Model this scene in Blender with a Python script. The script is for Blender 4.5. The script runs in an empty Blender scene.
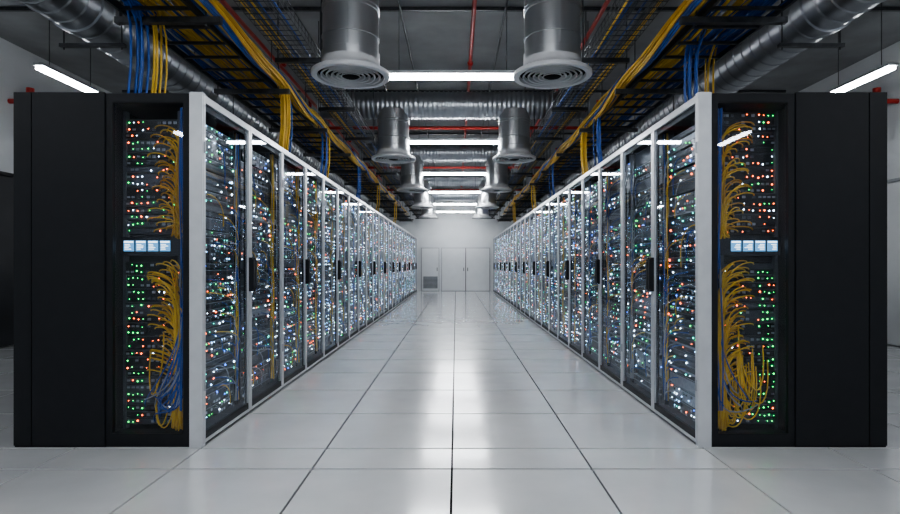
import bpy, math, random
from mathutils import Vector
R = random.Random(7)
scene = bpy.context.scene
COL = scene.collection
try: scene.view_settings.look = 'AgX - Medium High Contrast'
except Exception: pass

# ---------------------------------------------------------------- materials
def mat(name, c1, c2=None, scale=8.0, rough=0.5, metal=0.0, bump=0.0, rvar=0.0, stretch=None, voronoi=False, spec=0.5, coat=0.0, coat_r=0.07):
    m = bpy.data.materials.new(name); m.use_nodes = True
    nt = m.node_tree; N = nt.nodes; L = nt.links
    b = N['Principled BSDF']
    b.inputs['Metallic'].default_value = metal
    b.inputs['Roughness'].default_value = rough
    b.inputs['Specular IOR Level'].default_value = spec
    if coat:
        b.inputs['Coat Weight'].default_value = coat; b.inputs['Coat Roughness'].default_value = coat_r; b.inputs['Coat IOR'].default_value = 1.55
    if c2 is None: c2 = tuple(min(1, c*0.88) for c in c1)
    tc = N.new('ShaderNodeTexCoord'); mp = N.new('ShaderNodeMapping')
    if stretch: mp.inputs['Scale'].default_value = stretch
    L.new(tc.outputs['Object'], mp.inputs['Vector'])
    if voronoi:
        t = N.new('ShaderNodeTexVoronoi'); t.inputs['Scale'].default_value = scale
        sep = N.new('ShaderNodeSeparateColor'); L.new(t.outputs['Color'], sep.inputs[0]); fac = sep.outputs[0]
    else:
        t = N.new('ShaderNodeTexNoise'); t.inputs['Scale'].default_value = scale
        t.inputs['Detail'].default_value = 4
        fac = t.outputs['Fac']
    L.new(mp.outputs[0], t.inputs['Vector'])
    r = N.new('ShaderNodeValToRGB')
    r.color_ramp.elements[0].position = 0.3; r.color_ramp.elements[1].position = 0.7
    r.color_ramp.elements[0].color = (*c2, 1); r.color_ramp.elements[1].color = (*c1, 1)
    L.new(fac, r.inputs[0]); L.new(r.outputs[0], b.inputs['Base Color'])
    if rvar:
        mr = N.new('ShaderNodeMapRange'); mr.inputs['To Min'].default_value = max(0, rough-rvar); mr.inputs['To Max'].default_value = rough+rvar
        L.new(fac, mr.inputs[0]); L.new(mr.outputs[0], b.inputs['Roughness'])
    if bump:
        bp = N.new('ShaderNodeBump'); bp.inputs['Strength'].default_value = bump; bp.inputs['Distance'].default_value = 0.02
        L.new(fac, bp.inputs['Height']); L.new(bp.outputs[0], b.inputs['Normal'])
    return m

def emit(name, c, s, nee=False):
    m = bpy.data.materials.new(name); m.use_nodes = True
    nt = m.node_tree; nt.nodes.clear()
    o = nt.nodes.new('ShaderNodeOutputMaterial'); e = nt.nodes.new('ShaderNodeEmission')
    e.inputs[0].default_value = (*c, 1); e.inputs[1].default_value = s
    nt.links.new(e.outputs[0], o.inputs[0])
    if not nee:
        try: m.cycles.emission_sampling = 'NONE'
        except Exception: pass
    return m

def glass(name, tint, f0=0.05, f90=0.35, rough=0.02):
    """thin architectural pane: transparent + Schlick reflection, same from both sides"""
    m = bpy.data.materials.new(name); m.use_nodes = True
    nt = m.node_tree; nt.nodes.clear(); N = nt.nodes; L = nt.links
    o = N.new('ShaderNodeOutputMaterial'); mx = N.new('ShaderNodeMixShader')
    t = N.new('ShaderNodeBsdfTransparent'); g = N.new('ShaderNodeBsdfGlossy')
    t.inputs[0].default_value = (*tint, 1); g.inputs['Roughness'].default_value = rough
    g.inputs[0].default_value = (0.9, 0.93, 1, 1)
    geo = N.new('ShaderNodeNewGeometry'); dot = N.new('ShaderNodeVectorMath'); dot.operation='DOT_PRODUCT'
    L.new(geo.outputs['Normal'], dot.inputs[0]); L.new(geo.outputs['Incoming'], dot.inputs[1])
    def mth(op, a, b_=None, v=None):
        n=N.new('ShaderNodeMath'); n.operation=op
        if a is not None: L.new(a, n.inputs[0])
        if b_ is not None: L.new(b_, n.inputs[1])
        if v is not None: n.inputs[1].default_value=v
        return n
    ab=mth('ABSOLUTE', dot.outputs['Value'])
    inv=mth('SUBTRACT', None, ab.outputs[0]); inv.inputs[0].default_value=1.0
    pw=mth('POWER', inv.outputs[0], v=4.0); ml=mth('MULTIPLY', pw.outputs[0], v=f90-f0); ad=mth('ADD', ml.outputs[0], v=f0)
    L.new(ad.outputs[0], mx.inputs[0]); L.new(t.outputs[0], mx.inputs[1]); L.new(g.outputs[0], mx.inputs[2]); L.new(mx.outputs[0], o.inputs[0])
    return m

m_tile = mat('floor_tile', (0.64,0.655,0.67), (0.585,0.60,0.615), 3.0, 0.22, rvar=0.03, spec=0.55, coat=0.7, coat_r=0.11)
m_sub = mat('subfloor_dark', (0.01,0.01,0.012), rough=0.9, spec=0.1)
m_ceil = mat('concrete_ceiling', (0.30,0.31,0.32), (0.21,0.215,0.22), 1.6, 0.85, bump=0.2)
m_wall = mat('painted_wall', (0.66,0.68,0.70), (0.60,0.62,0.64), 2.0, 0.7)
m_doorw = mat('white_door_paint', (0.68,0.70,0.72), (0.64,0.66,0.68), 4, 0.45)
m_seam = mat('door_gap', (0.12,0.12,0.13), rough=0.6)
m_doord = mat('charcoal_door', (0.035,0.038,0.045), (0.028,0.03,0.035), 4, 0.5)
m_black = mat('black_powdercoat', (0.014,0.0155,0.019), (0.012,0.0135,0.0165), 12, 0.5, spec=0.28)
m_inner = mat('rack_interior', (0.012,0.012,0.014), rough=0.6, spec=0.2)
m_alu = mat('white_aluminium', (0.62,0.64,0.67), (0.56,0.58,0.61), 12, 0.32, metal=0.25)
m_frame = mat('door_frame_aluminium', (0.58,0.60,0.63), (0.52,0.54,0.57), 12, 0.3, metal=0.4)
m_galv = mat('galvanised_steel', (0.58,0.60,0.62), (0.52,0.54,0.56), 9, 0.30, metal=0.92, rvar=0.02, stretch=(1,1,0.25))
m_galvd = mat('galvanised_duct', (0.39,0.41,0.44), (0.33,0.35,0.375), 9, 0.33, metal=0.9, rvar=0.02)
m_diff = mat('diffuser_enamel', (0.62,0.63,0.65), (0.56,0.57,0.59), 10, 0.35, metal=0.1)
m_dark = mat('diffuser_void', (0.008,0.008,0.01), rough=0.8, spec=0.1)
m_tray = mat('tray_steel', (0.10,0.105,0.115), (0.07,0.075,0.08), 20, 0.4, metal=0.8)
m_red = mat('red_pipe_paint', (0.42,0.028,0.02), (0.33,0.022,0.016), 10, 0.4)
m_yel = mat('yellow_cable', (0.84,0.54,0.05), (0.64,0.40,0.03), 6, 0.45)
m_ora = mat('amber_cable', (0.70,0.40,0.03), (0.53,0.29,0.02), 6, 0.45)
m_blu = mat('blue_cable', (0.025,0.11,0.45), (0.015,0.07,0.28), 6, 0.45)
m_gry = mat('grey_cable', (0.38,0.40,0.43), (0.28,0.30,0.33), 6, 0.45)
m_srv1 = mat('server_black', (0.024,0.027,0.032), (0.015,0.017,0.021), 40, 0.35)
m_srv2 = mat('server_grey', (0.12,0.13,0.15), (0.08,0.09,0.105), 40, 0.38, metal=0.4)
m_srv3 = mat('server_silver', (0.40,0.43,0.48), (0.29,0.32,0.37), 40, 0.34, metal=0.5)
m_port = mat('port_plastic', (0.50,0.55,0.61), (0.38,0.42,0.47), 30, 0.4)
m_glass = glass('door_glass_clear', (0.88,0.92,0.96), 0.10, 0.46)
m_smoke = glass('smoked_glass', (0.82,0.85,0.90), 0.05, 0.3)
m_tube = emit('tube_light', (0.94,0.97,1.0), 73, True)
LED = [emit('led_white', (0.70,0.85,1.0), 12), emit('led_ice', (0.30,0.60,1.0), 11), emit('led_teal', (0.04,0.75,0.55), 7),
       emit('led_orange', (1.0,0.13,0.025), 13), emit('led_green', (0.02,0.85,0.14), 6.5), emit('led_blue', (0.05,0.2,1.0), 9)]
m_scr = emit('monitor_screen', (0.22,0.58,1.0), 1.0)
m_scrb = emit('monitor_text', (0.9,0.97,1.0), 3)

# ---------------------------------------------------------------- mesh builder
class B:
    def __init__(s): s.v=[]; s.f=[]; s.m=[]; s.sm=[]; s.mats=[]
    def mi(s, m):
        if m not in s.mats: s.mats.append(m)
        return s.mats.index(m)
    def face(s, idx, m, smooth=False): s.f.append(idx); s.m.append(s.mi(m)); s.sm.append(smooth)
    def box(s, x0,x1,y0,y1,z0,z1,m):
        if x0>x1: x0,x1=x1,x0
        if y0>y1: y0,y1=y1,y0
        n=len(s.v)
        s.v += [(x0,y0,z0),(x1,y0,z0),(x1,y1,z0),(x0,y1,z0),(x0,y0,z1),(x1,y0,z1),(x1,y1,z1),(x0,y1,z1)]
        for q in ((0,3,2,1),(4,5,6,7),(0,1,5,4),(1,2,6,5),(2,3,7,6),(3,0,4,7)): s.face([n+i for i in q], m)
    def quad(s, pts, m):
        n=len(s.v); s.v+=pts; s.face([n,n+1,n+2,n+3],m)
    def dot(s, x,y,z,r,m):
        n=len(s.v)
        s.v += [(x+r,y,z),(x-r,y,z),(x,y+r,z),(x,y-r,z),(x,y,z+r),(x,y,z-r)]
        for q in ((0,2,4),(2,1,4),(1,3,4),(3,0,4),(2,0,5),(1,2,5),(3,1,5),(0,3,5)): s.face([n+i for i in q], m)
    def tube(s, pts, r, m, sides=6, radii=None, caps=True, sharp=False):
        pts=[Vector(p) for p in pts]; rings=[]
        prev=None
        for i,p in enumerate(pts):
            a=pts[max(0,i-1)]; b=pts[min(len(pts)-1,i+1)]
            d=(b-a)
            if d.length<1e-9: d=Vector((0,0,1))
            d.normalize()
            if prev is None:
                u = d.cross(Vector((0,0,1)))
                if u.length<0.1: u=d.cross(Vector((1,0,0)))
            else:
                u = prev - d*prev.dot(d)
                if u.length<1e-6: u=d.cross(Vector((0,1,0)))
            u.normalize(); prev=u; w=d.cross(u)
            rr = radii[i] if radii else r
            ring=[]
            for k in range(sides):
                a2=2*math.pi*k/sides
                ring.append(tuple(p+u*math.cos(a2)*rr+w*math.sin(a2)*rr))
            rings.append(ring)
        s._skin(rings, sides, m, sharp)
        if caps:
            n=len(s.v); s.v+=rings[0]; s.face([n+k for k in range(sides)][::-1], m)
            n=len(s.v); s.v+=rings[-1]; s.face([n+k for k in range(sides)], m)
    def _skin(s, rings, seg, m, sharp):
        if sharp:
            for i in range(len(rings)-1):
                n=len(s.v); s.v+=rings[i]; s.v+=rings[i+1]
                for k in range(seg):
                    k2=(k+1)%seg; s.face([n+k,n+k2,n+seg+k2,n+seg+k], m, True)
        else:
            n=len(s.v)
            for r_ in rings: s.v+=r_
            for i in range(len(rings)-1):
                a=n+i*seg; b=a+seg
                for k in range(seg):
                    k2=(k+1)%seg; s.face([a+k,a+k2,b+k2,b+k], m, True)
    def lathe(s, prof, cx, cy, cz, m, seg=48, sharp=False):
        rings=[]
        for r,z in prof:
            rings.append([(cx+r*math.cos(2*math.pi*k/seg), cy+r*math.sin(2*math.pi*k/seg), cz+z) for k in range(seg)])
        s._skin(rings, seg, m, sharp)
    def mesh(s, name):
        me=bpy.data.meshes.new(name); me.from_pydata(s.v,[],s.f)
        for m in s.mats: me.materials.append(m)
        me.polygons.foreach_set('material_index', s.m); me.polygons.foreach_set('use_smooth', s.sm)
        me.update(); return me
    def obj(s, name, parent=None, loc=(0,0,0)):
        return mk(name, s.mesh(name), parent, loc)
def mk(name, me, parent=None, loc=(0,0,0)):
    o=bpy.data.objects.new(name, me); COL.objects.link(o); o.location=loc
    if parent: o.parent=parent
    return o

# ---------------------------------------------------------------- layout constants
HX=1.56; D0=3.495; W=0.8; NR=24; H=2.222; DEP=1.175
CZ=1.15; WALLX=6.2; YF=23.6; YB=-4.0; CEIL=4.25; T=0.785

# ---------------------------------------------------------------- room shell
b=B()
g=0.006; gy=0.010
xs=[]; k=-8
while k*T < WALLX+T: xs.append(k*T+0.012); k+=1
ys=[3.47+T*1.02*i for i in range(0,27)]
ys=[ys[0]-0.35-0.8*i for i in range(9,-1,-1)]+ys
for i in range(len(xs)-1):
    for j in range(len(ys)-1):
        x0=max(xs[i]+g,-WALLX); x1=min(xs[i+1]-g,WALLX); y0=max(ys[j]+gy,YB); y1=min(ys[j+1]-gy,YF)
        if x1-x0<0.01 or y1-y0<0.01: continue
        b.box(x0,x1,y0,y1,-0.02,0,m_tile)
b.box(-WALLX,WALLX,YB,YF,-0.05,-0.02,m_sub)
b.obj('floor')
b=B(); b.box(-WALLX,WALLX,YB,YF,CEIL,CEIL+0.1,m_ceil); b.obj('ceiling')
b=B(); b.box(-WALLX-0.1,-WALLX,YB,YF,-0.05,CEIL+0.1,m_wall); b.obj('wall_left')
b=B(); b.box(WALLX,WALLX+0.1,YB,YF,-0.05,CEIL+0.1,m_wall); b.obj('wall_right')
b=B(); b.box(-WALLX-0.1,WALLX+0.1,YF,YF+0.1,-0.05,CEIL+0.1,m_wall); b.obj('wall_far')
b=B(); b.box(-WALLX-0.1,WALLX+0.1,YB-0.1,YB,-0.05,CEIL+0.1,m_wall); b.obj('wall_back')
for nm,x0,x1 in (('baseboard_left',-WALLX,-WALLX+0.015),('baseboard_right',WALLX-0.015,WALLX)):
    b=B(); b.box(x0,x1,9.6,YF,0,0.1,m_seam); b.obj(nm)

# far wall doors
def far_door(name, x0, x1, z1, leaves=1, vent=False):
    b=B(); y=YF-0.002
    b.box(x0-0.05,x1+0.05,y-0.035,y,0,z1+0.05,m_frame)
    b.box(x0,x1,y-0.045,y-0.03,0,z1,m_seam)
    w=(x1-x0)/leaves
    for i in range(leaves):
        a=x0+i*w+0.018; c=x0+(i+1)*w-0.018
        b.box(a,c,y-0.06,y-0.04,0.015,z1-0.015,m_doorw)
        hx = c-0.08 if (i==0) else a+0.05
        b.box(hx,hx+0.03,y-0.10,y-0.06,0.85,1.0,m_tray)
    if vent:
        b.box(x0+0.08,x1-0.06,y-0.075,y-0.06,0.12,0.62,m_seam)
        for k in range(9):
            z=0.15+k*0.052; b.box(x0+0.08,x1-0.06,y-0.09,y-0.07,z,z+0.025,m_gry)
    b.obj(name)
far_door('door_1',-1.43,-0.68,1.83,1,True)
far_door('door_2',-0.58,1.47,1.83,2)
wl=-WALLX+0.002
b=B(); b.box(wl,wl+0.04,6.6,9.4,0.02,2.36,m_doord); b.box(wl,wl+0.05,7.98,8.0,0.02,2.34,m_seam)
for yy in (6.55,9.4): b.box(wl,wl+0.06,yy,yy+0.05,0,2.41,m_black)
b.box(wl,wl+0.06,6.55,9.45,2.36,2.41,m_black); b.box(wl+0.04,wl+0.09,8.3,8.34,0.95,1.2,m_alu)
b.obj('door_3')
wr=WALLX-0.002
b=B(); b.box(wr-0.04,wr,6.6,9.4,0.02,2.3,m_doorw); b.box(wr-0.045,wr,7.98,8.0,0.02,2.28,m_seam)
for yy in (6.55,9.4): b.box(wr-0.06,wr,yy,yy+0.04,0,2.34,m_gry)
b.box(wr-0.06,wr,6.55,9.45,2.3,2.34,m_gry); b.box(wr-0.09,wr-0.04,8.3,8.34,0.95,1.2,m_tray)
b.obj('door_4')

# ---------------------------------------------------------------- racks
def led_mat(rr, colourful):
    x=rr.random()
    if colourful: w=(0.30,0.46,0.62,0.82,0.94,1.0)
    else: w=(0.44,0.70,0.80,0.89,0.95,1.0)
    for i,t in enumerate(w):
        if x<t: return LED[i]
    return LED[0]

def bez(p0,p1,p2,p3,n=10):
    out=[]
    for i in range(n+1):
        t=i/n; u=1-t
        out.append(tuple(u**3*a+3*u*u*t*b_+3*u*t*t*c+t**3*d for a,b_,c,d in zip(p0,p1,p2,p3)))
    return out

def equip(sg, seed, y0, y1, colourful):
    """servers facing the aisle; sg=+1 right row / -1 left row"""
    rr=random.Random(seed); b=B(); X=lambda d: sg*d
    z=0.09
    face=0.085
    ye=y1-0.075
    for a in (y0+0.002,ye-0.016): b.box(X(face-0.006),X(face+0.03),a,a+0.014,0.075,2.15,m_srv2)
    p_sw = 0.38 if colourful else 0.46
    p_sv = 0.36 if colourful else 0.44
    big = 0.0003 if colourful else 0.0008
    while z<2.09:
        u=rr.choice((1,1,1,2,2,3))*0.0445
        if z+u>2.14: break
        m=rr.choices((m_srv1,m_srv2,m_srv3),(7,5,1.5))[0]
        pr=rr.choice((0,0,0.008,0.016))
        b.box(X(face-pr),X(0.7),y0+0.016,ye-0.018,z+0.003,z+u-0.004,m)
        b.box(X(face-pr-0.002),X(face),y0+0.016,ye-0.018,z+u-0.009,z+u-0.005,m_srv3 if m is not m_srv3 else m_srv1)
        rows=max(1,round(u/0.0445))
        kind=rr.random()
        for rowi in range(rows):
            zc=z+0.020+rowi*0.0445
            if kind<0.12: continue
            if kind<0.5:
                n=12
                for k in range(n):
                    yy=y0+0.04+(ye-y0-0.08)*k/(n-1)
                    if rr.random()<0.6: b.box(X(face-pr-0.004),X(face),yy-0.010,yy+0.010,zc-0.012,zc+0.003,m_port if rr.random()<0.6 else m_srv1)
                    if rr.random()<p_sw: b.dot(X(face-pr-0.002),yy+rr.uniform(-.004,.004),zc+0.010,rr.choice((0.004,0.0045,0.006))+big,led_mat(rr,colourful))
            else:
                for k in range(7):
                    yy=y0+0.06+(ye-y0-0.12)*k/6
                    b.box(X(face-pr-0.003),X(face),yy-0.035,yy+0.035,zc-0.014,zc+0.014,m_srv1 if m is not m_srv1 else m_srv2)
                    if rr.random()<p_sv: b.dot(X(face-pr-0.005),yy+rr.uniform(-.03,.03),zc+rr.uniform(-.01,.01),rr.choice((0.004,0.0055,0.007))+big,led_mat(rr,colourful))
                if rr.random()<0.35: b.dot(X(face-pr-0.004),ye-0.04,zc,0.009,led_mat(rr,colourful))
        z+=u
    for k in range(6):
        mm=rr.choices((m_yel,m_blu,m_gry),(3,3,3))[0]; ph=rr.uniform(0,6); yc=ye+rr.uniform(0.01,0.05); xc=face-rr.uniform(0,0.03)
        b.tube([(X(xc+0.006*math.sin(ph+q)),yc+0.008*math.sin(ph*2+q*0.8),2.14-q*0.135) for q in range(16)],0.005,mm,4)
    for k in range(30):
        zz=rr.uniform(0.25,2.0); ya=rr.uniform(y0+0.05,ye-0.1); yb=ye+rr.uniform(0.0,0.05) if rr.random()<0.7 else min(ye,ya+rr.uniform(0.06,0.25))
        zb=max(zz-rr.uniform(0.08,0.3),0.12)
        if colourful: mm=rr.choices((m_yel,m_blu,m_gry),(4,5,3))[0]
        else: mm=rr.choices((m_yel,m_blu,m_gry),(1,3,5))[0]
        o=face-rr.uniform(0.03,0.055)
        b.tube(bez((X(face-0.01),ya,zz),(X(o),ya,zz),(X(o),yb,zz-0.02),(X(face-0.02),yb,zb),8),0.0038,mm,4)
    return b.mesh('servers')

def rack_body(sg, first=False):
    b=B(); X=lambda d: sg*d; e=0.001; w=W-0.002
    b.box(X(0.02),X(DEP),e,w,2.16,H,m_black)
    b.box(X(0.02),X(DEP),e,w,0.0,0.07,m_black)
    b.box(X(0.75),X(DEP),e+0.02,w,0.07,2.16,m_black)
    if not first: b.box(X(0.08),X(DEP),e,e+0.02,0.07,2.16,m_inner)
    b.box(X(0.08),X(DEP),w-0.02,w,0.07,2.16,m_inner)
    return b.mesh('rack_body')

def door_mesh(sg, handle_near):
    b=B(); X=lambda d: sg*d; w=W-0.002; s=0.030; f0,f1=-0.008,0.016; zt=H-0.006
    b.box(X(f0),X(f1),0.002,s,0.02,zt,m_frame); b.box(X(f0),X(f1),w-s,w,0.02,zt,m_frame)
    b.box(X(f0),X(f1),s,w-s,zt-0.045,zt,m_frame); b.box(X(f0),X(f1),s,w-s,0.02,0.04,m_frame); b.box(X(f0+0.004),X(f1),s,w-s,0.04,0.085,m_black)
    b.box(X(0.010),X(0.02),s,s+0.035,0.085,zt-0.045,m_black); b.box(X(0.010),X(0.02),w-s-0.035,w-s,0.085,zt-0.045,m_black)
    b.box(X(0.010),X(0.02),s,w-s,zt-0.085,zt-0.045,m_black)
    yh = 0.006 if handle_near else w-0.034
    b.box(X(-0.036),X(-0.008),yh,yh+0.028,0.94,1.20,m_black)
    b.box(X(-0.046),X(-0.036),yh-0.002,yh+0.03,0.955,1.185,m_black)
    for zz in (0.35,1.85):
        b.box(X(-0.014),X(-0.008),(w-0.022 if handle_near else 0.004),(w-0.004 if handle_near else 0.022),zz,zz+0.07,m_gry)
    return b.mesh('door_frame')

def glass_mesh(sg):
    b=B(); x=sg*0.006; y0,y1,z0,z1=0.028,W-0.03,0.08,H-0.05
    b.quad([(x,y0,z0),(x,y1,z0),(x,y1,z1),(x,y0,z1)],m_glass); return b.mesh('door_glass')

def end_front(sg):
    b=B(); X=lambda d: sg*d
    b.box(X(-0.006),X(0.076),-0.012,0.03,0.0,H+0.006,m_alu)
    b.box(X(0.082),X(0.118),-0.006,0.03,0.02,H,m_black)
    b.box(X(0.560),X(0.600),-0.006,0.03,0.02,H,m_black)
    b.box(X(0.118),X(0.560),-0.006,0.03,2.165,H,m_black)
    b.box(X(0.118),X(0.560),-0.006,0.03,0.02,0.085,m_black)
    b.box(X(0.078),X(0.60),0.0,0.03,0.0,0.02,m_black)
    b.box(X(0.606),X(1.06),-0.014,0.02,0.012,H+0.004,m_black)
    b.box(X(1.067),X(DEP),-0.014,0.02,0.012,H+0.004,m_black)
    b.box(X(0.60),X(DEP),-0.004,0.02,0,0.012,m_inner)
    b.box(X(0.60),X(0.62),0.02,0.77,0.07,2.16,m_inner)
    b.box(X(0.125),X(0.14),-0.014,-0.006,1.0,1.12,m_srv2)
    return b.mesh('end_panels')

def end_equipment(sg):
    rr=random.Random(11 if sg<0 else 23); b=B(); X=lambda d: sg*d; F=0.16
    for a in (0.205,0.562): b.box(X(a),X(a+0.02),F-0.02,F+0.02,0.07,2.15,m_srv2)
    z=0.1
    while z<2.1:
        u=0.0445*rr.choice((1,1,2))
        if 1.19<z+u and z<1.32: z+=0.0445; continue
        m=rr.choices((m_srv1,m_srv2),(6,3))[0]; pr=rr.choice((0,0.01,0.02))
        b.box(X(0.2),X(0.57),F-pr,F+0.4,z+0.002,z+u-0.003,m)
        b.box(X(0.2),X(0.57),F-pr-0.002,F,z+u-0.008,z+u-0.004,m_srv2 if m is m_srv1 else m_srv1)
        for row in range(1 if u<0.05 else 2):
            zc=z+0.020+row*0.044
            for a in (0.55,0.52,0.49,0.46):
                if rr.random()<0.60:
                    mm = LED[4] if zc<1.15 else rr.choice((LED[3],LED[4],LED[4],LED[0]))
                    if rr.random()<0.15: mm=LED[3]
                    b.dot(X(a),F-pr-0.004,zc+rr.uniform(-.006,.006),rr.choice((0.004,0.005,0.0065)),mm)
                elif rr.random()<0.5: b.box(X(a-0.009),X(a+0.009),F-pr-0.005,F,zc-0.006,zc+0.006,m_srv3)
            for a in (0.42,0.39,0.355,0.32,0.285,0.25,0.225):
                q=rr.random()
                if q<0.28: b.dot(X(a+rr.uniform(-.01,.01)),F-pr-0.004,zc+rr.uniform(-.008,.008),rr.choice((0.0035,0.0045,0.006)),rr.choice((LED[3],LED[3],LED[3],LED[4],LED[0])))
                elif q<0.7: b.box(X(a-0.010),X(a+0.010),F-pr-0.006,F,zc-0.008,zc+0.008,rr.choice((m_srv3,m_srv2)))
        z+=u
    b.box(X(0.15),X(0.575),F-0.06,F+0.3,1.205,1.325,m_srv1)
    for k in range(4):
        a=0.552-0.078*k
        b.box(X(a),X(a-0.066),F-0.064,F-0.06,1.232,1.302,m_scr)
        b.box(X(a-0.004),X(a-0.062),F-0.065,F-0.064,1.288,1.297,m_scrb)
        for q in range(4): b.box(X(a-0.008),X(a-0.008-rr.uniform(0.02,0.05)),F-0.066,F-0.064,1.274-q*0.01,1.278-q*0.01,m_scrb)
    return b.mesh('end_servers')

def end_cables(sg):
    rr=random.Random(5 if sg<0 else 9); b=B(); X=lambda d: sg*d; F=0.15
    def arcs(n,zt,zb,zend,mats):
        for k in range(n):
            z0=zb+(zt-zb)*(k+rr.uniform(-.2,.2))/n
            xa=rr.uniform(0.26,0.43); xo=rr.uniform(0.135,0.20)
            y1=rr.uniform(0.04,0.10); ze=zend+rr.uniform(-.02,.02)
            drop=rr.uniform(0.10,0.24)
            zm=max(z0-drop,ze+0.05)
            p=bez((X(xa),F,z0),(X(xa-0.03),y1,z0+0.03),(X(xo),y1,z0+0.02),(X(xo),y1,zm),9)
            p+=bez((X(xo),y1,zm),(X(xo-0.005),y1,zm-(zm-ze)*.4),(X(xo+0.01),y1+0.01,ze+(zm-ze)*.3),(X(xo+rr.uniform(0,0.04)),y1+0.02,ze),7)[1:]
            b.tube(p,0.0046,rr.choice(mats),5)
    if sg<0:
        arcs(46,2.05,1.36,1.33,(m_yel,m_ora,m_ora)); arcs(70,1.17,0.45,0.10,(m_yel,m_yel,m_ora))
    else:
        arcs(46,2.07,1.36,1.33,(m_yel,m_ora)); arcs(70,1.17,0.42,0.10,(m_yel,m_yel,m_ora))
    for k in range(3 if sg<0 else 20):
        xa=rr.uniform(0.14,0.30); z0=rr.uniform(0.35,0.75); xb=xa+rr.uniform(0.08,0.22)
        xb=min(xb,0.5)
        b.tube(bez((X(xa),0.08,z0),(X(xa-0.02),0.05,z0-0.35),(X(xb),0.05,-0.12+z0*0.3),(X(xb),0.12,z0*0.7+0.1),12),0.0046,m_yel,5)
    nb = 16 if sg<0 else 7
    for k in range(nb):
        xa=rr.uniform(0.12,0.16); y=rr.uniform(0.03,0.10); ph=rr.uniform(0,6)
        pts=[(X(xa+0.010*math.sin(ph+zz*3)),y+0.008*math.cos(ph+zz*4),2.14-zz) for zz in [i*0.12 for i in range(17)]]
        b.tube(pts,0.005,m_blu,5)
    for k in range(34 if sg<0 else 6):
        xa=rr.uniform(0.13,0.18); xb=rr.uniform(0.20,0.44); z0=rr.uniform(0.35,0.85)
        b.tube(bez((X(xa),0.05,z0),(X(xa),0.03,z0-0.3),(X(xb),0.04,0.28),(X(xb),0.12,0.11+rr.uniform(0,.25)),9),0.0045,rr.choice((m_blu,m_blu,m_gry)),5)
    return b.mesh('patch_cables')

for sg in (-1,1):
    body=rack_body(sg); body1=rack_body(sg,True)
    doors=[door_mesh(sg,False),door_mesh(sg,True)]
    gl=glass_mesh(sg)
    eq_first=equip(sg,100+sg,0.16,0.776,True)
    eq_c=[equip(sg,200+sg+i*7,0.022,0.776,True) for i in range(3)]
    eqs=[equip(sg,300+sg+i*13,0.022,0.776,False) for i in range(4)]
    for i in range(NR):
        root=mk('server_rack', body1 if i==0 else body, None, (sg*HX, D0+i*W, 0))
        mk('door_frame',doors[i%2],root); mk('door_glass',gl,root)
        e = eq_first if i==0 else (eq_c[i-1] if i<4 else eqs[(i*5+i//4)%4])
        mk('servers',e,root)
        if i==0:
            mk('end_panels',end_front(sg),root)
            mk('end_servers',end_equipment(sg),root)
            mk('patch_cables',end_cables(sg),root)
            bb=B(); x0,x1=sg*0.118,sg*0.56; bb.quad([(x0,0.008,0.085),(x1,0.008,0.085),(x1,0.008,2.165),(x0,0.008,2.165)],m_smoke); bb.obj('end_glass',root)

# ---------------------------------------------------------------- ventilation
def ribbed(b, p0, p1, r, pitch, amp, m, seg=32, w=0.25, sharp=False):
    p0=Vector(p0); p1=Vector(p1); Lh=(p1-p0).length; d=(p1-p0)/Lh
    pts=[]; rad=[]; t=0
    while t<Lh:
        for dt,a in ((0,0),(pitch*(0.5-w/2),0),(pitch*0.5,amp),(pitch*(0.5+w/2),0)):
            if t+dt<=Lh: pts.append(p0+d*(t+dt)); rad.append(r+a)
        t+=pitch
    b.tube(pts, r, m, seg, rad, sharp=sharp)

def diffuser(name, x, y, z, ztop, parent=None):
    b=B(); r=0.25
    prof=[(r,ztop-z)]
    zz=ztop-z
    for band in (1.2,0.62,0.585,0.34):
        if band<zz-0.05: prof+=[(r,band+0.010),(r+0.009,band+0.006),(r+0.009,band-0.006),(r,band-0.010)]
    prof+=[(r,0.21),(r+0.010,0.205),(r+0.010,0.12)]
    b.lathe(prof,x,y,z,m_galv,64,True)
    b.lathe([(0.26,0.14),(0.262,0.10),(0.275,0.075),(0.30,0.055),(0.335,0.04)],x,y,z,m_diff,64)
    b.lathe([(0.335,0.04),(0.352,0.03),(0.354,0.004),(0.345,-0.004)],x,y,z,m_diff,64,True)
    b.lathe([(0.345,-0.004),(0.300,-0.002),(0.295,0.03)],x,y,z,m_diff,64,True)
    b.lathe([(0.31,0.035),(0.001,0.037)],x,y,z,m_dark,64)
    for rk in (0.268,0.222,0.176,0.13):
        b.lathe([(rk+0.002,0.006),(rk,-0.003),(rk-0.012,-0.001),(rk-0.016,0.03)],x,y,z,m_diff,64,True)
    b.lathe([(0.001,-0.004),(0.070,-0.003),(0.082,0.006),(0.07,0.03)],x,y,z,m_dark,40)
    b.lathe([(0.090,0.0),(0.082,-0.003),(0.080,0.02)],x,y,z,m_diff,40,True)
    b.box(x+0.02,x+0.03,y-r-0.004,y-r+0.01,z+0.22,ztop,m_galv)
    return b.obj(name,parent)

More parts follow.
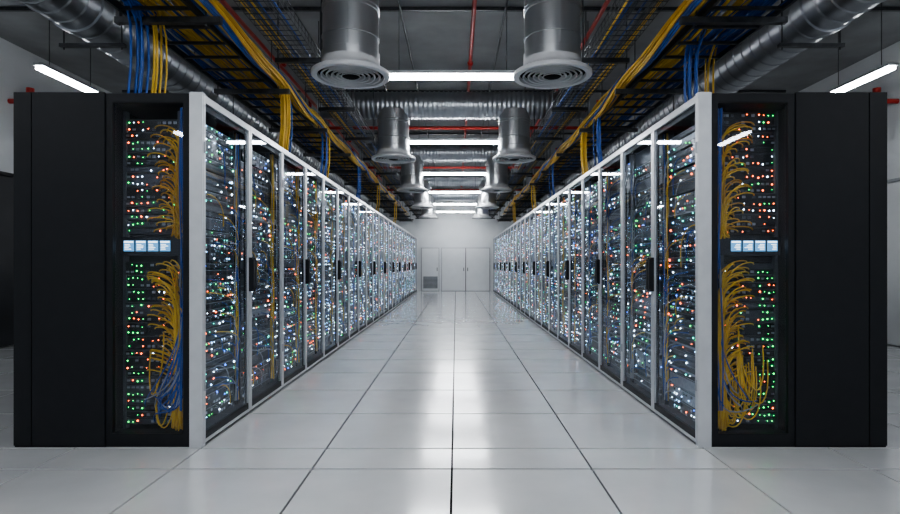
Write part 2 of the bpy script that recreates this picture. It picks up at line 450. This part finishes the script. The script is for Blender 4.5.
DX=0.97; ZD=2.83
diffuser('ceiling_air_diffuser',-0.92,5.05,ZD+0.02,CEIL)
diffuser('ceiling_air_diffuser',0.91,5.05,ZD+0.02,CEIL)
for y in (8.95,12.75,16.6,20.3):
    b=B(); ribbed(b,(-2.15,y,3.7),(2.15,y,3.7),0.21,0.075,0.012,m_galvd,32,0.6)
    root=b.obj('ventilation_cross_duct')
    for sx in (-1,1):
        diffuser('drop_diffuser',sx*DX,y,ZD,3.6,root)
        c=B(); c.box(sx*1.6-0.015,sx*1.6+0.015,y-0.23,y+0.23,3.92,3.95,m_tray); c.tube([(sx*1.6,y-0.22,3.45),(sx*1.6,y-0.22,CEIL)],0.006,m_tray,5); c.tube([(sx*1.6,y+0.22,3.45),(sx*1.6,y+0.22,CEIL)],0.006,m_tray,5)
        c.box(sx*1.6-0.015,sx*1.6+0.015,y-0.23,y+0.23,3.45,3.475,m_tray)
        c.obj('duct_hanger',root)
for sx in (-1,1):
    b=B(); ribbed(b,(sx*3.1,0.5,3.3),(sx*3.1,23.5,3.3),0.225,0.16,0.009,m_galvd,40,0.14,True)
    for y in (2.2,4.6,7,9.4,11.8,14.2,16.6,19,21.4):
        b.tube([(sx*3.1,y-0.035,3.3),(sx*3.1,y-0.03,3.3),(sx*3.1,y+0.03,3.3),(sx*3.1,y+0.035,3.3)],0.24,m_galvd,40,[0.22,0.243,0.243,0.22],sharp=True)
        for q in (-0.25,0.25): b.tube([(sx*3.1+q,y+0.2,3.0),(sx*3.1+q,y+0.2,CEIL)],0.006,m_tray,5)
        b.box(sx*3.1-0.28,sx*3.1+0.28,y+0.18,y+0.22,3.02,3.05,m_tray)
    b.obj('spiral_supply_duct')

# ---------------------------------------------------------------- cable trays
def basket(name, xc, w, z, h, sx):
    b=B(); x0=sx*xc-w/2; x1=sx*xc+w/2; y0,y1=1.2,23.0; r=0.0035
    for i in range(7): 
        x=x0+w*i/6; b.tube([(x,y0,z),(x,y1,z)],r,m_tray,4)
    for x in (x0,x1):
        b.tube([(x,y0,z+h*0.5),(x,y1,z+h*0.5)],r,m_tray,4)
        b.tube([(x,y0,z+h),(x,y1,z+h)],r*1.8,m_tray,4)
    y=y0
    while y<y1:
        b.tube([(x0,y,z+h),(x0,y,z),(x1,y,z),(x1,y,z+h)],r,m_tray,4); y+=0.1
    y=1.9
    while y<y1:
        b.box(x0-0.06,x1+0.06,y-0.02,y+0.02,z-0.045,z-0.006,m_tray)
        for x in (x0-0.04,x1+0.04): b.tube([(x,y,z-0.06),(x,y,CEIL)],0.006,m_tray,5)
        y+=1.6
    return b.obj(name)
def ladder(name, xc, w, z, sx):
    b=B(); x0=sx*xc-w/2; x1=sx*xc+w/2; y0,y1=1.0,23.0
    for x in (x0,x1): b.box(x-0.010,x+0.010,y0,y1,z-0.015,z+0.035,m_tray)
    y=y0+0.1
    while y<y1: b.box(x0,x1,y-0.012,y+0.012,z-0.012,z+0.008,m_tray); y+=0.3
    y=2.3
    while y<y1:
        b.box(x0-(0.16 if sx>0 else 0.08),x1+(0.08 if sx>0 else 0.16),y-0.022,y+0.022,z-0.065,z-0.022,m_tray)
        for x in (x0-0.05,x1+0.05): b.tube([(x,y,z-0.08),(x,y,CEIL)],0.006,m_tray,5)
        y+=1.6
    return b.obj(name)
for sx in (-1,1):
    basket('wire_cable_tray',1.40,0.32,3.04,0.1,sx)
    t=ladder('ladder_cable_tray',2.02,0.50,2.90,sx)
    b=B(); rr=random.Random(40+sx)
    for k in range(40):
        q=k/39; off=-0.24+0.46*q
        m = m_yel if (k%4!=0) else m_blu
        if q>0.55: m = m_blu if rr.random()<0.75 else m_yel
        xb=sx*(2.02+off); zb=2.92+rr.uniform(0,0.08); ph=rr.uniform(0,6); am=rr.uniform(0.01,0.035)
        yend=rr.uniform(9,22.5)
        pts=[]; y=1.0
        while y<yend:
            pts.append((xb+am*math.sin(ph+y*1.3)+0.01*math.sin(ph*2+y*4), y, zb+0.015*math.sin(ph*3+y*2.2))); y+=0.28
        b.tube(pts,rr.choice((0.008,0.010,0.012)),m,5)
    for k in range(26):
        ph=k*2.399; rad=0.055*math.sqrt((k+0.5)/26); m = m_blu if k%4==0 else (m_ora if k%3==0 else m_yel)
        yend=rr.uniform(5.6,6.4) if k<14 else rr.uniform(12,21); pts=[]; y=1.0
        while y<yend:
            tw=ph+y*0.9
            sag=0.035*math.sin((y-2.3)/1.6*2*math.pi+math.pi/2)
            pts.append((sx*(1.70+rad*math.cos(tw)+0.02*math.sin(y*1.1)), y, 2.945+rad*math.sin(tw)+sag*0.5)); y+=0.2
        b.tube(pts,0.010,m,6)
    if sx<0: drops=[(3.95,2.2,10,m_blu),(4.05,2.12,4,m_yel),(5.75,1.72,14,m_yel),(5.95,1.75,4,m_blu),(7.5,1.75,6,m_blu),(7.7,1.72,4,m_yel),(10.1,1.72,5,m_blu),(12.5,1.72,5,m_yel),(16.1,1.72,5,m_yel)]
    else: drops=[(4.55,1.95,12,m_blu),(4.8,2.2,4,m_yel),(6.7,1.74,6,m_blu),(7.4,1.72,8,m_yel),(9.8,1.72,5,m_blu),(12.1,1.72,5,m_yel),(16.1,1.72,5,m_yel)]
    for (yd,xd,n,m) in drops:
        for k in range(n):
            xi=min(max(xd-0.1+rr.uniform(-.08,.08),1.72),2.2)
            y0=yd-rr.uniform(0.9,1.8); zt=2.98+rr.uniform(0,.05); xe=xd+rr.uniform(-.04,.04); ye=yd+rr.uniform(-.08,.08)
            p=bez((sx*xi,y0,zt),(sx*xi,y0+0.6,zt+0.05),(sx*(xe-0.02),ye,3.10),(sx*xe,ye,2.72),10)+[(sx*xe,ye,2.55),(sx*(xe+0.03),ye+0.02,2.35),(sx*(xe+0.03),ye+0.02,H)]
            b.tube(p,rr.choice((0.007,0.009)),m,5)
    for k in range(10):
        xb=sx*(1.40+rr.uniform(-.13,.13)); ph=rr.uniform(0,6); y=1.2; pts=[]; ye=rr.uniform(18,22.8)
        while y<ye: pts.append((xb+0.02*math.sin(ph+y),y,3.055+0.004*math.sin(y+ph))); y+=0.4
        b.tube(pts,0.009,(m_blu,m_yel,m_srv2,m_srv2)[k%4],5)
    b.obj('cable_bundle',t)

# ---------------------------------------------------------------- pipes / conduit / struts
b=B()
for x,z in ((0.24,4.05),(1.68,4.0),(-2.45,3.95)): b.tube([(x,YB+0.02,z),(x,23.3,z)],0.026,m_red,12)
for y in (9.85,13.9,18.1): 
    b.tube([(-2.6,y,3.56),(2.6,y,3.56)],0.030,m_red,12)
    for x in (-2.55,2.55): b.tube([(x,y,3.5),(x,y,4.05)],0.028,m_red,10)
for y in (5.5,8,10.5,13,15.5,18,20.5):
    for x in (0.24,1.68,-2.45): b.tube([(x,y-0.03,4.03),(x,y+0.03,4.03)],0.04,m_red,12); b.tube([(x,y,4.03),(x,y,CEIL)],0.006,m_tray,5)
for s in (-1,1):
    b.tube([(s*(WALLX-0.01),7.75,3.42),(s*5.95,7.75,3.42),(s*5.90,7.75,3.42),(s*5.90,23.4,3.42)],0.035,m_red,12)
    b.tube([(s*5.90,7.75,3.42),(s*5.90,7.75,3.60)],0.05,m_red,12)
b.obj('sprinkler_pipes')
b=B()
for x,z in ((-0.62,4.14),(0.62,4.15),(-1.15,4.1),(1.2,4.12),(-4.2,4.1),(4.0,4.1)): b.tube([(x,YB+0.02,z),(x,23.5,z)],0.013,m_tray,8)
y=3.5
while y<23:
    b.box(-5.9,5.9,y-0.02,y+0.02,4.20,4.24,m_tray); y+=3.2
b.obj('conduit_and_struts')

# ---------------------------------------------------------------- lamps
def tube_lamp(x,y,z,L,along='x',hw=0.05):
    b=B(); h=L/2
    if along=='x':
        b.box(x-h-0.02,x+h+0.02,y-hw-0.015,y+hw+0.015,z+0.025,z+0.06,m_alu); b.box(x-h,x+h,y-hw,y+hw,z-0.01,z+0.025,m_tube)
        for q in (-h+0.15,h-0.15): b.tube([(x+q,y,z+0.06),(x+q,y,CEIL)],0.004,m_tray,5)
    else:
        b.box(x-hw-0.015,x+hw+0.015,y-h-0.02,y+h+0.02,z+0.025,z+0.06,m_alu); b.box(x-hw,x+hw,y-h,y+h,z-0.01,z+0.025,m_tube)
        for q in (-h+0.15,h-0.15): b.tube([(x,y+q,z+0.06),(x,y+q,CEIL)],0.004,m_tray,5)
    b.obj('pendant_tube_lamp')
for y in (-2.4,0.2,2.7,6.2,9.55,12.9,16.2,19.4,22.3): tube_lamp(0,y,3.23,1.5)
for x in (-4.5,4.78):
    for y in (-2.5,1.2,6.55,11.5,16.5,21.0): tube_lamp(x,y,3.28,1.0,'y',0.04)

# ---------------------------------------------------------------- world, camera
w=bpy.data.worlds.new('World'); scene.world=w; w.use_nodes=True
w.node_tree.nodes['Background'].inputs[0].default_value=(0.5,0.55,0.6,1); w.node_tree.nodes['Background'].inputs[1].default_value=0.3
cam=bpy.data.cameras.new('camera'); co=bpy.data.objects.new('camera',cam); COL.objects.link(co)
co.location=(0.035,0,CZ); co.rotation_euler=(math.radians(90),0,0)
cam.sensor_width=36; cam.lens=556/900*36; cam.shift_x=-6/900; cam.shift_y=7/900; cam.clip_start=0.05
scene.camera=co
